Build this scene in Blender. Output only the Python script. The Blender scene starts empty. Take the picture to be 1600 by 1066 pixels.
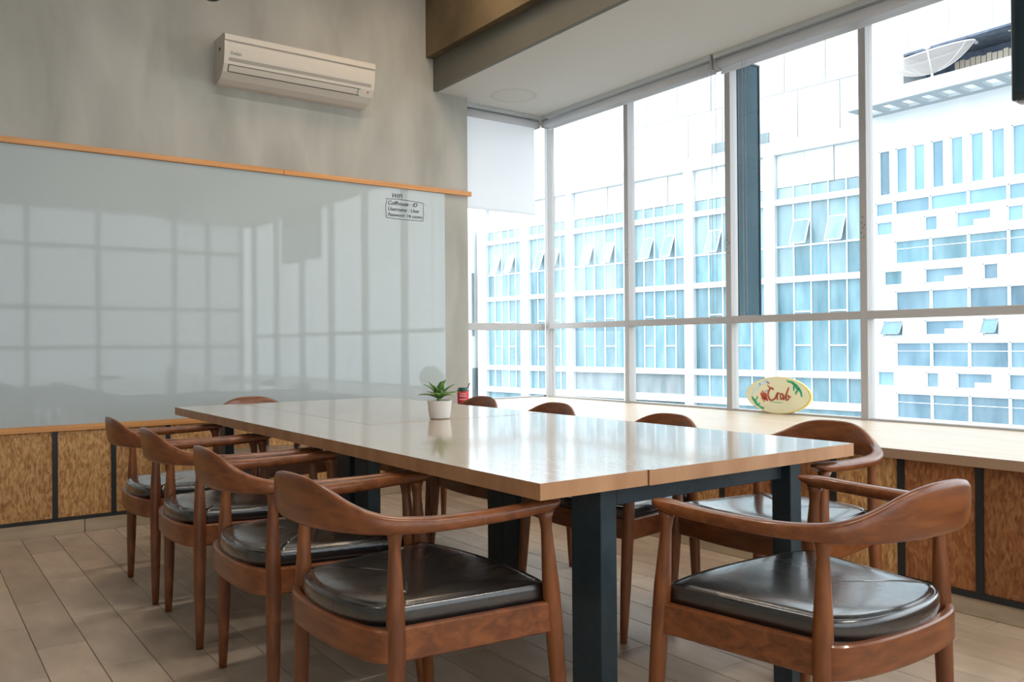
import bpy, bmesh, math, random
from mathutils import Vector, Matrix
random.seed(7)
S = bpy.context.scene
COL = S.collection
PI = math.pi

# ------------------------------------------------------------------ camera
CZ = 1.0735
cam = bpy.data.objects.new('camera', bpy.data.cameras.new('camera'))
COL.objects.link(cam)
yaw, pit, rol = (math.radians(a) for a in (36.034, 0.2507, 0.4187))
F = Vector((math.sin(yaw)*math.cos(pit), math.cos(yaw)*math.cos(pit), math.sin(pit)))
R0 = Vector((math.cos(yaw), -math.sin(yaw), 0)); U0 = R0.cross(F)
R1 = R0*math.cos(rol) - U0*math.sin(rol); U1 = R0*math.sin(rol) + U0*math.cos(rol)
M = Matrix((R1, U1, -F)).transposed().to_4x4(); M.translation = (0, 0, CZ)
cam.matrix_world = M
cam.data.sensor_width = 36; cam.data.lens = 1317.7/1600*36
cam.data.clip_start = 0.05; cam.data.clip_end = 300
S.camera = cam

# ------------------------------------------------------------------ sky, sun, exposure
S.view_settings.view_transform = 'Standard'; S.view_settings.look = 'None'
S.view_settings.gamma = 1.0; S.view_settings.use_curve_mapping = False
S.view_settings.exposure = 0.62
W = bpy.data.worlds.new('overcast_sky'); S.world = W; W.use_nodes = True
wn = W.node_tree; wn.nodes.clear()
wo = wn.nodes.new('ShaderNodeOutputWorld'); wb = wn.nodes.new('ShaderNodeBackground')
wtc = wn.nodes.new('ShaderNodeTexCoord'); wsx = wn.nodes.new('ShaderNodeSeparateXYZ'); wr = wn.nodes.new('ShaderNodeValToRGB')
wn.links.new(wtc.outputs['Generated'], wsx.inputs[0]); wn.links.new(wsx.outputs['Z'], wr.inputs[0])
wr.color_ramp.elements[0].position = 0.0; wr.color_ramp.elements[0].color = (0.78, 0.84, 0.9, 1)
wr.color_ramp.elements[1].position = 1.0; wr.color_ramp.elements[1].color = (1.0, 1.0, 1.0, 1)
wn.links.new(wr.outputs[0], wb.inputs[0]); wb.inputs[1].default_value = 2.7
wn.links.new(wb.outputs[0], wo.inputs[0])
sun = bpy.data.objects.new('hazy_sun', bpy.data.lights.new('hazy_sun', 'SUN'))
COL.objects.link(sun); sun.data.energy = 0.4; sun.data.angle = math.radians(25); sun.data.color = (1, .98, .95)
sun.rotation_euler = Vector((0.62, -0.12, -0.78)).to_track_quat('-Z', 'Y').to_euler()

# ------------------------------------------------------------------ materials
def mat(name, col, rough=.5, metal=0, spec=.5, coat=0, trans=0):
    m = bpy.data.materials.new(name); m.use_nodes = True
    b = m.node_tree.nodes['Principled BSDF']
    b.inputs['Base Color'].default_value = (*col, 1); b.inputs['Roughness'].default_value = rough
    b.inputs['Metallic'].default_value = metal; b.inputs['Specular IOR Level'].default_value = spec
    b.inputs['Coat Weight'].default_value = coat; b.inputs['Coat Roughness'].default_value = .06
    return m
def nodes(m): return m.node_tree.nodes, m.node_tree.links, m.node_tree.nodes['Principled BSDF']
def noisecol(m, c1, c2, scale=(1, 1, 1), nscale=5, detail=6, lo=.3, hi=.7, bump=0, bscale=None, rand=0, dist=0, coord='Object', c3=None):
    n, l, b = nodes(m)
    tc = n.new('ShaderNodeTexCoord'); mp = n.new('ShaderNodeMapping'); mp.inputs['Scale'].default_value = scale
    oi = n.new('ShaderNodeObjectInfo')
    l.new(tc.outputs[coord], mp.inputs[0])
    src = mp.outputs[0]
    if rand:
        va = n.new('ShaderNodeVectorMath'); va.operation = 'ADD'; vm = n.new('ShaderNodeVectorMath'); vm.operation = 'SCALE'
        vm.inputs[3].default_value = 37.0; cx = n.new('ShaderNodeCombineXYZ')
        l.new(oi.outputs['Random'], cx.inputs[0]); l.new(oi.outputs['Random'], cx.inputs[1]); l.new(cx.outputs[0], vm.inputs[0])
        l.new(src, va.inputs[0]); l.new(vm.outputs[0], va.inputs[1]); src = va.outputs[0]
    no = n.new('ShaderNodeTexNoise'); no.inputs['Scale'].default_value = nscale; no.inputs['Detail'].default_value = detail
    no.inputs['Distortion'].default_value = dist
    l.new(src, no.inputs['Vector'])
    cr = n.new('ShaderNodeValToRGB'); e = cr.color_ramp.elements
    e[0].position = lo; e[0].color = (*c1, 1); e[1].position = hi; e[1].color = (*c2, 1)
    if c3:
        x = e.new((lo+hi)/2); x.color = (*c3, 1)
    l.new(no.outputs['Fac'], cr.inputs[0]); out = cr.outputs[0]
    if rand:
        hs = n.new('ShaderNodeHueSaturation'); mr = n.new('ShaderNodeMapRange')
        mr.inputs[3].default_value = 1-rand; mr.inputs[4].default_value = 1+rand
        l.new(oi.outputs['Random'], mr.inputs[0]); l.new(mr.outputs[0], hs.inputs['Value']); l.new(out, hs.inputs['Color']); out = hs.outputs[0]
    l.new(out, b.inputs['Base Color'])
    if bump:
        bp = n.new('ShaderNodeBump'); bp.inputs['Strength'].default_value = bump; bp.inputs['Distance'].default_value = .01
        if bscale:
            n2 = n.new('ShaderNodeTexNoise'); n2.inputs['Scale'].default_value = bscale; l.new(src, n2.inputs['Vector']); l.new(n2.outputs['Fac'], bp.inputs['Height'])
        else: l.new(no.outputs['Fac'], bp.inputs['Height'])
        l.new(bp.outputs[0], b.inputs['Normal'])
    return m, src
# wall plaster: trowelled grey with vertical streaks
PLASTER = mat('trowelled_plaster', (.4, .4, .36), .85, spec=.2)
_, src = noisecol(PLASTER, (.35, .345, .31), (.49, .48, .435), (2.4, 2.4, .8), 1.6, 10, .3, .72, bump=.12, dist=.35)
CONC = mat('raw_concrete', (.2, .16, .1), .9, spec=.2); noisecol(CONC, (.10, .076, .044), (.18, .135, .08), (1, 1, 1), 3, 8, bump=.25)
BEAM = mat('olive_grey_paint', (.16, .155, .12), .7); noisecol(BEAM, (.115, .113, .092), (.135, .132, .11), (1, 1, 1), 1.5, 4)
CEIL = mat('off_white_ceiling', (.56, .555, .53), .85, spec=.2)
def stain(m, centre, r):                                   # a faint ring-shaped water stain on the soffit
    n, l, b = nodes(m); tc = n.new('ShaderNodeTexCoord'); v = n.new('ShaderNodeVectorMath'); v.operation = 'DISTANCE'
    v.inputs[1].default_value = centre; l.new(tc.outputs['Object'], v.inputs[0]); cr = n.new('ShaderNodeValToRGB')
    e = cr.color_ramp.elements; a = (.56, .555, .53, 1)
    e[0].position = 0; e[0].color = (.545, .54, .505, 1); e[1].position = r*1.15; e[1].color = a
    for p, c in ((r*.8, (.545, .54, .505, 1)), (r, (.5, .485, .43, 1))): x = e.new(p); x.color = c
    l.new(v.outputs['Value'], cr.inputs[0]); l.new(cr.outputs[0], b.inputs['Base Color'])
stain(CEIL, (3.83, 5.22, 2.99), .17)
TILE = mat('wood_look_tile', (.42, .33, .25), .42, spec=.45)
noisecol(TILE, (.4, .31, .23), (.56, .45, .345), (3, 1, 1), 4, 7, .25, .75, bump=.03, rand=.13)
GROUT = mat('floor_grout', (.22, .18, .14), .9)
SKIRT = mat('skirting_tile', (.42, .33, .22), .5); noisecol(SKIRT, (.36, .28, .19), (.5, .4, .28), (1, 1, 4), 5, 6, rand=.08)
def osb(name, a, b_, c):
    m = mat(name, a, .6, spec=.3); n, l, b = nodes(m)
    tc = n.new('ShaderNodeTexCoord'); oi = n.new('ShaderNodeObjectInfo'); va = n.new('ShaderNodeVectorMath'); va.operation = 'ADD'
    cx = n.new('ShaderNodeCombineXYZ'); sc = n.new('ShaderNodeMath'); sc.operation = 'MULTIPLY'; sc.inputs[1].default_value = 20
    l.new(oi.outputs['Random'], sc.inputs[0]); l.new(sc.outputs[0], cx.inputs[0]); l.new(sc.outputs[0], cx.inputs[2])
    l.new(tc.outputs['Object'], va.inputs[0]); l.new(cx.outputs[0], va.inputs[1])
    n0 = n.new('ShaderNodeTexNoise'); n0.inputs['Scale'].default_value = 7; l.new(va.outputs[0], n0.inputs['Vector'])
    mx = n.new('ShaderNodeVectorMath'); mx.operation = 'ADD'; sc2 = n.new('ShaderNodeVectorMath'); sc2.operation = 'SCALE'; sc2.inputs[3].default_value = .05
    l.new(n0.outputs['Color'], sc2.inputs[0]); l.new(va.outputs[0], mx.inputs[0]); l.new(sc2.outputs[0], mx.inputs[1])
    mp = n.new('ShaderNodeMapping'); mp.inputs['Scale'].default_value = (1.6, 1.6, .5); l.new(mx.outputs[0], mp.inputs[0])
    vo = n.new('ShaderNodeTexVoronoi'); vo.inputs['Scale'].default_value = 62; l.new(mp.outputs[0], vo.inputs['Vector'])
    cr = n.new('ShaderNodeValToRGB'); e = cr.color_ramp.elements; e[0].position = .1; e[0].color = (*a, 1); e[1].position = .9; e[1].color = (*b_, 1)
    x = e.new(.45); x.color = (*c, 1)
    sp = n.new('ShaderNodeSeparateColor'); l.new(vo.outputs['Color'], sp.inputs[0]); l.new(sp.outputs[0], cr.inputs[0])
    n3 = n.new('ShaderNodeTexNoise'); n3.inputs['Scale'].default_value = 60; n3.inputs['Detail'].default_value = 5; l.new(mp.outputs[0], n3.inputs['Vector'])
    mm = n.new('ShaderNodeMixRGB'); mm.blend_type = 'MULTIPLY'; mm.inputs[0].default_value = .75
    c2 = n.new('ShaderNodeValToRGB'); c2.color_ramp.elements[0].position = .3; c2.color_ramp.elements[0].color = (.5, .44, .38, 1); c2.color_ramp.elements[1].position = .55
    l.new(n3.outputs['Fac'], c2.inputs[0]); l.new(cr.outputs[0], mm.inputs[1]); l.new(c2.outputs[0], mm.inputs[2])
    hs = n.new('ShaderNodeHueSaturation'); mr = n.new('ShaderNodeMapRange'); mr.inputs[3].default_value = .78; mr.inputs[4].default_value = 1.15
    l.new(oi.outputs['Random'], mr.inputs[0]); l.new(mr.outputs[0], hs.inputs['Value']); l.new(mm.outputs[0], hs.inputs['Color'])
    l.new(hs.outputs[0], b.inputs['Base Color']); return m
OSB = osb('strand_board', (.44, .22, .08), (.67, .39, .17), (.56, .3, .115))
OSBR = osb('red_strand_board', (.30, .11, .04), (.43, .19, .075), (.37, .145, .052))
BLACK = mat('black_steel_batten', (.018, .02, .022), .5)
ORANGE = mat('orange_pine_strip', (.62, .28, .09), .45); noisecol(ORANGE, (.55, .23, .065), (.72, .36, .13), (.6, 6, 30), 3, 6, bump=.05)
BOARD = mat('glass_whiteboard', (.44, .495, .50), .03, spec=.55)
BOARDEDGE = mat('board_edge', (.3, .33, .32), .3)
COUNTER = mat('pale_counter_laminate', (.72, .6, .47), .3); noisecol(COUNTER, (.66, .53, .4), (.78, .67, .54), (14, .8, 1), 2.5, 7, bump=.02)
CEDGE = mat('counter_edge_band', (.4, .26, .17), .5)
TABLE = mat('table_top_lacquer', (.5, .38, .27), .13, spec=.62, coat=.35); noisecol(TABLE, (.43, .32, .22), (.56, .44, .325), (14, .7, 1), 2.6, 8, bump=.004)
TEDGE = mat('table_edge_wood', (.45, .22, .1), .45); noisecol(TEDGE, (.4, .19, .085), (.55, .3, .15), (4, 4, 1), 3, 7)
STEEL = mat('dark_blue_grey_steel', (.022, .032, .042), .45, spec=.5); noisecol(STEEL, (.018, .036, .048), (.028, .05, .064), (1, 1, 1), 30, 3, bump=.03)
WOOD = mat('reddish_teak', (.2, .06, .025), .36, spec=.5, coat=.15); noisecol(WOOD, (.13, .037, .011), (.29, .093, .025), (9, 9, 1.6), 3, 8, .3, .7, bump=.02, dist=.8)
WOODH = mat('reddish_teak_rail', (.2, .06, .025), .33, spec=.5, coat=.2); noisecol(WOODH, (.13, .037, .011), (.28, .088, .025), (2, 8, 12), 3, 8, .3, .7, bump=.02, dist=.8)
LEATHER = mat('black_leather', (.012, .0125, .013), .33, spec=.9, coat=1)
LEATHER.node_tree.nodes['Principled BSDF'].inputs['Coat Roughness'].default_value = .16; 
def wrinkle(m):
    n, l, b = nodes(m); tc = n.new('ShaderNodeTexCoord'); mp = n.new('ShaderNodeMapping'); mp.inputs['Scale'].default_value = (2.2, .8, 1)
    oi = n.new('ShaderNodeObjectInfo'); va = n.new('ShaderNodeVectorMath'); va.operation = 'ADD'
    l.new(tc.outputs['Object'], va.inputs[0]); l.new(oi.outputs['Random'], va.inputs[1]); l.new(va.outputs[0], mp.inputs[0])
    a = n.new('ShaderNodeTexNoise'); a.inputs['Scale'].default_value = 4; a.inputs['Detail'].default_value = 1.5; a.inputs['Distortion'].default_value = 1.0
    c = n.new('ShaderNodeTexNoise'); c.inputs['Scale'].default_value = 130
    l.new(mp.outputs[0], a.inputs['Vector']); l.new(tc.outputs['Object'], c.inputs['Vector'])
    b1 = n.new('ShaderNodeBump'); b1.inputs['Strength'].default_value = .1; b1.inputs['Distance'].default_value = .02
    b2 = n.new('ShaderNodeBump'); b2.inputs['Strength'].default_value = .12; b2.inputs['Distance'].default_value = .003
    l.new(a.outputs['Fac'], b1.inputs['Height']); l.new(c.outputs['Fac'], b2.inputs['Height']); l.new(b1.outputs[0], b2.inputs['Normal']); l.new(b2.outputs[0], b.inputs['Normal'])
    mr = n.new('ShaderNodeMapRange'); mr.inputs[3].default_value = .2; mr.inputs[4].default_value = .34; l.new(a.outputs['Fac'], mr.inputs[0]); l.new(mr.outputs[0], b.inputs['Roughness'])
wrinkle(LEATHER)
ALU = mat('white_aluminium_frame', (.46, .45, .45), .5)
WHITEPL = mat('cream_plastic', (.6, .55, .48), .4); ACGREY = mat('grey_plastic_strip', (.33, .31, .27), .5); DARKGAP = mat('dark_gap', (.05, .045, .04), .8)
POT = mat('white_ceramic', (.75, .72, .68), .35); SOIL = mat('dark_soil', (.05, .04, .03), .95)
LEAF = mat('succulent_leaf', (.07, .17, .04), .4); noisecol(LEAF, (.05, .14, .04), (.22, .38, .07), (1, 1, 9), 4, 3)
RED = mat('red_paper', (.65, .03, .05), .4); GREENL = mat('dark_green_plastic', (.015, .09, .06), .4); WHITEP = mat('white_print', (.85, .8, .8), .5)
INK = mat('black_marker_ink', (.03, .03, .04), .6)
YEL = mat('pale_yellow_board', (.98, .95, .66), .5); YEDGE = mat('yellow_edge', (.95, .78, .25), .5); CRABR = mat('crab_red', (.62, .1, .06), .5); CRABT = mat('brown_red_script', (.45, .09, .03), .5)
LGREEN = mat('leaf_green_print', (.05, .5, .25), .5); LBLUE = mat('pale_blue_print', (.72, .92, .92), .5)
TVM = mat('black_tv_plastic', (.02, .028, .036), .3); TVS = mat('tv_screen_glass', (.025, .045, .055), .06); TVG = mat('grey_tv_lip', (.3, .3, .33), .4)
CHROME = mat('steel_track', (.62, .65, .66), .3, metal=.6)
CHAINM = mat('white_bead', (.42, .42, .42), .4)
def fabric(name, col, tr, clear):
    m = bpy.data.materials.new(name); m.use_nodes = True; n, l = m.node_tree.nodes, m.node_tree.links; n.clear()
    o = n.new('ShaderNodeOutputMaterial'); d = n.new('ShaderNodeBsdfDiffuse'); t = n.new('ShaderNodeBsdfTranslucent'); x = n.new('ShaderNodeMixShader'); y = n.new('ShaderNodeMixShader'); p = n.new('ShaderNodeBsdfTransparent')
    d.inputs[0].default_value = (*col, 1); t.inputs[0].default_value = (*col, 1); x.inputs[0].default_value = tr; y.inputs[0].default_value = clear
    l.new(d.outputs[0], x.inputs[1]); l.new(t.outputs[0], x.inputs[2]); l.new(x.outputs[0], y.inputs[1]); l.new(p.outputs[0], y.inputs[2]); l.new(y.outputs[0], o.inputs[0]); return m
BLIND = fabric('roller_blind_fabric', (.78, .78, .79), .5, .05)
def glass(name, tint, refl=1.0, ior=1.5):
    m = bpy.data.materials.new(name); m.use_nodes = True; n, l = m.node_tree.nodes, m.node_tree.links; n.clear()
    o = n.new('ShaderNodeOutputMaterial'); g = n.new('ShaderNodeBsdfGlossy'); p = n.new('ShaderNodeBsdfTransparent'); x = n.new('ShaderNodeMixShader'); f = n.new('ShaderNodeFresnel')
    p.inputs[0].default_value = (*tint, 1); g.inputs['Roughness'].default_value = .01; g.inputs[0].default_value = (.95, .97, 1, 1); 
    ge = n.new('ShaderNodeNewGeometry'); mr = n.new('ShaderNodeMapRange'); mr.inputs[3].default_value = ior; mr.inputs[4].default_value = 1/ior   # same reflectance from both sides of the sheet
    l.new(ge.outputs['Backfacing'], mr.inputs[0]); l.new(mr.outputs[0], f.inputs[0])
    l.new(f.outputs[0], x.inputs[0]); l.new(p.outputs[0], x.inputs[1]); l.new(g.outputs[0], x.inputs[2]); l.new(x.outputs[0], o.inputs[0]); return m
GLASS = glass('clear_window_glass', (.95, .975, .975), ior=1.35)
FROST = fabric('frosted_partition_film', (.8, .84, .86), .8, .3)
DGLASS = mat('dark_blue_tinted_glass', (.035, .085, .115), .12, spec=.1)
noisecol(DGLASS, (.014, .045, .07), (.05, .105, .13), (1, 1, .5), 1.6, 3, .35, .65)
WHITEF = mat('white_facade_panel', (.8, .82, .83), .7); noisecol(WHITEF, (.52, .56, .58), (.62, .645, .66), (.5, .5, .25), 1.3, 6)
CANM = mat('canopy_soffit_shade', (.34, .39, .42), .8)  # shade under the canopy put into the grey colour
ANXG = mat('dark_streaked_wall', (.1, .14, .15), .8); noisecol(ANXG, (.06, .09, .1), (.16, .2, .21), (1.2, 1.2, .35), 1.5, 7)
GREYF = mat('streaked_grey_facade', (.45, .5, .52), .8); noisecol(GREYF, (.15, .2, .22), (.29, .34, .36), (1.2, 1.2, .35), 1.5, 7, .3, .75)
def bglass(name, a, b_):
    m = mat(name, a, .12, spec=.6); noisecol(m, a, b_, (1, 1.2, .35), 1.1, 6, .3, .7, rand=.22); return m
BG1 = bglass('blue_curtain_glass', (.06, .17, .22), (.2, .35, .42))
BG2 = bglass('pale_upper_glass', (.15, .27, .32), (.29, .41, .46))
BG3 = bglass('blue_ribbon_glass', (.055, .13, .19), (.165, .28, .35))
BG4 = bglass('sky_blue_glass', (.12, .25, .34), (.2, .35, .44))
FRM = mat('white_window_bars', (.8, .83, .85), .5)
ASPH = mat('street_asphalt', (.2, .2, .2), .9); DISHM = fabric('dish_mesh', (.6, .55, .53), .2, .35)
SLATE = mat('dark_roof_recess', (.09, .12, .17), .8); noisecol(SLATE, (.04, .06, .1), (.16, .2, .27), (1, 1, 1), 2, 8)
SLATW = mat('weathered_slats', (.38, .33, .27), .8)

# ------------------------------------------------------------------ helpers
def tag(o, label=None, cat=None, group=None, kind=None):
    if label: o['label'] = label
    if cat: o['category'] = cat
    if group: o['group'] = group
    if kind: o['kind'] = kind
    return o
def empty(name, loc=(0, 0, 0), rz=0):
    o = bpy.data.objects.new(name, None); o.empty_display_size = .1; COL.objects.link(o); o.location = loc; o.rotation_euler = (0, 0, rz); return o
def link(name, me, parent=None, smooth=False):
    o = bpy.data.objects.new(name, me); COL.objects.link(o)
    if parent: o.parent = parent
    if smooth:
        for p in me.polygons: p.use_smooth = True
    return o
class MB:
    def __init__(s): s.v = []; s.f = []; s.m = []; s.mats = []
    def mi(s, m):
        if m not in s.mats: s.mats.append(m)
        return s.mats.index(m)
    def add(s, vs, fs, m):
        b = len(s.v); s.v += [tuple(x) for x in vs]; i = s.mi(m)
        for f in fs: s.f.append([b+k for k in f]); s.m.append(i)
    def box(s, x0, x1, y0, y1, z0, z1, m, faces=None):
        vs = [(x, y, z) for x in (x0, x1) for y in (y0, y1) for z in (z0, z1)]
        fs = [(0, 1, 3, 2), (4, 6, 7, 5), (0, 4, 5, 1), (2, 3, 7, 6), (0, 2, 6, 4), (1, 5, 7, 3)]
        if faces:  # dict face index -> material ; order -x +x -y +y -z +z
            for k, f in enumerate(fs): s.add(vs, [f], faces.get(k, m))
        else: s.add(vs, fs, m)
        return s
    def bev(s, x0, x1, y0, y1, z0, z1, m, r):   # box with chamfered edges via bmesh
        bm = bmesh.new(); bmesh.ops.create_cube(bm, size=1)
        for v in bm.verts: v.co = Vector(((x0+x1)/2+v.co.x*(x1-x0), (y0+y1)/2+v.co.y*(y1-y0), (z0+z1)/2+v.co.z*(z1-z0)))
        bmesh.ops.bevel(bm, geom=bm.edges[:], offset=r, segments=1, profile=.5, affect='EDGES')
        bm.verts.index_update(); s.add([v.co for v in bm.verts], [[v.index for v in f.verts] for f in bm.faces], m); bm.free(); return s
    def tube(s, pts, rad, m, n=10, cap=True):
        pts = [Vector(p) for p in pts]; rs = rad if isinstance(rad, (list, tuple)) else [rad]*len(pts); vs = []
        for i, p in enumerate(pts):
            t = (pts[min(i+1, len(pts)-1)]-pts[max(i-1, 0)]).normalized()
            a = t.cross(Vector((0, 0, 1)));
            if a.length < .1: a = t.cross(Vector((0, 1, 0)))
            a.normalize(); b = t.cross(a)
            vs += [p+(a*math.cos(2*PI*k/n)+b*math.sin(2*PI*k/n))*rs[i] for k in range(n)]
        fs = [(i*n+k, i*n+(k+1) % n, (i+1)*n+(k+1) % n, (i+1)*n+k) for i in range(len(pts)-1) for k in range(n)]
        if cap: fs += [tuple(range(n))[::-1], tuple((len(pts)-1)*n+k for k in range(n))]
        s.add(vs, fs, m); return s
    def lathe(s, prof, c, m, n=28):
        vs = [(c[0]+r*math.cos(2*PI*k/n), c[1]+r*math.sin(2*PI*k/n), c[2]+z) for r, z in prof for k in range(n)]
        fs = [(i*n+k, i*n+(k+1) % n, (i+1)*n+(k+1) % n, (i+1)*n+k) for i in range(len(prof)-1) for k in range(n)]
        s.add(vs, fs+[tuple(range(n))[::-1], tuple((len(prof)-1)*n+k for k in range(n))], m); return s
    def rings(s, rings, m, close=True):
        n = len(rings[0]); vs = [v for r in rings for v in r]
        fs = [(i*n+k, i*n+(k+1) % n, (i+1)*n+(k+1) % n, (i+1)*n+k) for i in range(len(rings)-1) for k in range(n)]
        if close: fs += [tuple(range(n))[::-1], tuple((len(rings)-1)*n+k for k in range(n))]
        s.add(vs, fs, m); return s
    def prism(s, poly, z0, z1, m, axis='z'):   # extrude a 2-D polygon
        n = len(poly)
        def P(a, b, h): return (a, b, h) if axis == 'z' else ((h, a, b) if axis == 'x' else (a, h, b))
        vs = [P(a, b, z0) for a, b in poly]+[P(a, b, z1) for a, b in poly]
        s.add(vs, [tuple(range(n))[::-1], tuple(range(n, 2*n))]+[(k, (k+1) % n, n+(k+1) % n, n+k) for k in range(n)], m); return s
    def mesh(s, name, recalc=True):
        me = bpy.data.meshes.new(name); me.from_pydata(s.v, [], s.f)
        for m in s.mats: me.materials.append(m)
        for p, i in zip(me.polygons, s.m): p.material_index = i
        if recalc:
            bm = bmesh.new(); bm.from_mesh(me); bmesh.ops.recalc_face_normals(bm, faces=bm.faces); bm.to_mesh(me); bm.free()
        return me
    def build(s, name, parent=None, smooth=False): return link(name, s.mesh(name), parent, smooth)
def smooth_angle(o, deg=35):
    me = o.data
    for p in me.polygons: p.use_smooth = True
    try: me.set_sharp_from_angle(angle=math.radians(deg))
    except Exception: pass
    return o
def copy_tree(o, parent=None):
    c = o.copy(); COL.objects.link(c)
    if parent: c.parent = parent
    for ch in [x for x in bpy.data.objects if x.parent == o]: copy_tree(ch, c)
    return c
def text_mesh(txt, size, mtl, extrude=.0008, shear=0, bold=0):
    cu = bpy.data.curves.new('text', 'FONT'); cu.body = txt; cu.size = size; cu.extrude = extrude; cu.shear = shear; cu.offset = bold
    o = bpy.data.objects.new('text', cu); COL.objects.link(o); bpy.context.view_layer.update()
    me = bpy.data.meshes.new_from_object(o.evaluated_get(bpy.context.evaluated_depsgraph_get())); bpy.data.objects.remove(o); bpy.data.curves.remove(cu)
    me.materials.clear(); me.materials.append(mtl); return me
def catmull(keys, sub):
    out = []
    for i in range(len(keys)-1):
        p0 = keys[max(i-1, 0)]; p1 = keys[i]; p2 = keys[i+1]; p3 = keys[min(i+2, len(keys)-1)]
        for k in range(sub):
            t = k/sub
            out.append(tuple(.5*((2*b)+(-a+c)*t+(2*a-5*b+4*c-d)*t*t+(-a+3*b-3*c+d)*t**3) for a, b, c, d in zip(p0, p1, p2, p3)))
    out.append(tuple(keys[-1])); return out

# ------------------------------------------------------------------ room dimensions
YW, YG, XG, XC, ZC, HC = 5.47, 5.658, 4.47, 3.37, .626, 2.988      # back wall, back window, window wall, counter front, counter top, soffit
XL, YF, HT = -3.2, -2.48, 4.25
SP, ZR = .972, 1.252
# ------------------------------------------------------------------ floor, tiles
fl = tag(MB().box(XL-.2, XG+.1, YF-.1, YG+.2, -.12, -.004, GROUT).build('floor'), kind='structure')
tiles = []
nx0, nx1 = -22, 21
for i in range(nx0, nx1):
    x0 = .552+.16*i
    off = 3.119 if i % 2 == 0 else 3.42
    for j in range(-10, 5):
        y0 = off+.633*j; y1 = y0+.633; x1 = x0+.16
        a0, a1, b0, b1 = max(x0, XL), min(x1, XC+.05), max(y0, YF), min(y1, YW)
        if a1-a0 > .02 and b1-b0 > .02: tiles.append((a0, a1, b0, b1))
def near(t):
    cx, cy = (t[0]+t[1])/2, (t[2]+t[3])/2; v = Vector((cx, cy, -CZ)); d = v.dot(F)
    if d < .3: return 99
    px = v.dot(R1)/d; py = v.dot(U1)/d
    return d + (50 if abs(px) > .72 or py < -.52 else 0)
tiles.sort(key=near)
tcache = {}
for t in tiles[:270]:
    a0, a1, b0, b1 = t; w, h = round(a1-a0, 4), round(b1-b0, 4)
    if (w, h) not in tcache:
        tcache[(w, h)] = MB().bev(.0013, w-.0013, .0013, h-.0013, -.012, 0, TILE, .0012).mesh('floor_tile')
    o = link('floor_tile', tcache[(w, h)], fl); o.location = (a0, b0, 0)
rest = MB()
for a0, a1, b0, b1 in tiles[270:]: rest.box(a0+.0015, a1-.0015, b0+.0015, b1-.0015, -.012, 0, TILE)
tag(rest.build('floor_tile', fl), kind='stuff')

# ------------------------------------------------------------------ walls
wb_ = MB().box(XL-.2, 3.565, YW, YW+.25, -.1, HT+.1, PLASTER)
wb_ = tag(wb_.build('wall_back'), kind='structure')
tag(MB().box(XL-.25, XL, YF-.1, YW+.2, -.1, HT+.1, PLASTER).build('wall_left'), kind='structure')
# front wall (behind the camera): glazed partition on a steel grid
wf = tag(MB().box(XL, XG+.1, YF-.12, YF, -.1, .5, PLASTER).box(XL, XG+.1, YF-.12, YF, 3.1, HT+.1, PLASTER).build('wall_front'), kind='structure')
w4 = tag(empty('window_3', (0, 0, 0)), kind='structure')
gb = [-3.15, -2.25, -1.3, -.4, .5, 1.44, 2.34, 3.4, 3.9, 4.42]
for x in gb: MB().box(x-.03, x+.03, YF-.08, YF+.02, .5, 3.1, ALU).build('mullion', w4)
for z in (.52, 1.08, 1.65, 2.53, 3.08): MB().box(XL, XG, YF-.07, YF+.01, z-.025, z+.025, ALU).build('transom', w4)
for a, b in zip(gb[:-1], gb[1:]): MB().box(a+.03, b-.03, YF-.045, YF-.035, .5, 3.1, FROST).build('glass_pane', w4)
# ceilings
ce = tag(MB().box(3.3005, XG+.12, YF-.1, YG+.2, HC, HC+.22, CEIL).build('ceiling'), kind='structure')
bm_ = tag(MB().box(3.263, 3.30, YF-.1, YW, HC-.001, 3.235, BEAM).box(3.2, 3.45, YF-.1, YW, 3.227, HT, CONC).build('trim_1'), kind='structure')
tag(MB().box(XL-.2, XG+.3, YF-.1, YG+.3, HT, HT+.15, CONC).build('ceiling'), kind='structure')
# low wall below the windows and the pieces outside the glass
tag(MB().box(XG+.02, XG+.22, YF-.1, YG+.2, -.5, ZC-.002, PLASTER).box(XG+.02, XG+.22, YF-.1, YG+.2, HC, HT+.1, PLASTER).build('wall_right'), kind='structure')
tag(MB().box(3.5, XG+.2, YG+.01, YG+.2, -.5, ZC-.002, PLASTER).box(3.5, XG+.2, YG+.01, YG+.2, HC, HT+.1, PLASTER).build('wall_far_corner'), kind='structure')

# ------------------------------------------------------------------ back wall dado: strand-board panels and battens
bx = [.722-.309*k for k in range(0, 12)][::-1]+[.722+.309*k for k in range(1, 9)]
YP = YW-.02
for x in bx: MB().box(x-.012, x+.014, YP-.006, YW, .093, ZC-.03, BLACK).build('batten', wb_)
MB().box(XL, XC+.02, YP-.006, YW, .078, .096, BLACK).build('batten', wb_)
pm = {}
for a, b in zip(bx[:-1], bx[1:]):
    if b > XC+.1: continue
    o = link('strand_board_panel', MB().bev(a+.0145, b-.0125, YP+.002, YW, .097, ZC-.031, OSB, .001).mesh('p'), wb_)
    sc = MB()
    for z in (.12, .36, .575):
        for x in (a+.035, b-.033): sc.box(x-.003, x+.003, YP, YP+.004, z-.003, z+.003, BLACK)
    sc.build('screw', o)
x = .875-.633*7
while x < XC:
    x1 = min(x+.633, XC+.03); a = max(x, XL)
    if x1 > XL: MB().bev(a+.002, x1-.002, YP-.004, YW, 0, .077, SKIRT, .0015).build('skirting_tile', wb_)
    x += .633
led = tag(MB().bev(XL, XC+.02, YW-.035, YW+.0, ZC-.031, ZC+.002, ORANGE, .002).build('trim_2'), kind='structure')
st = tag(empty('trim_3', (0, 0, 0)), kind='structure')
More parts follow.
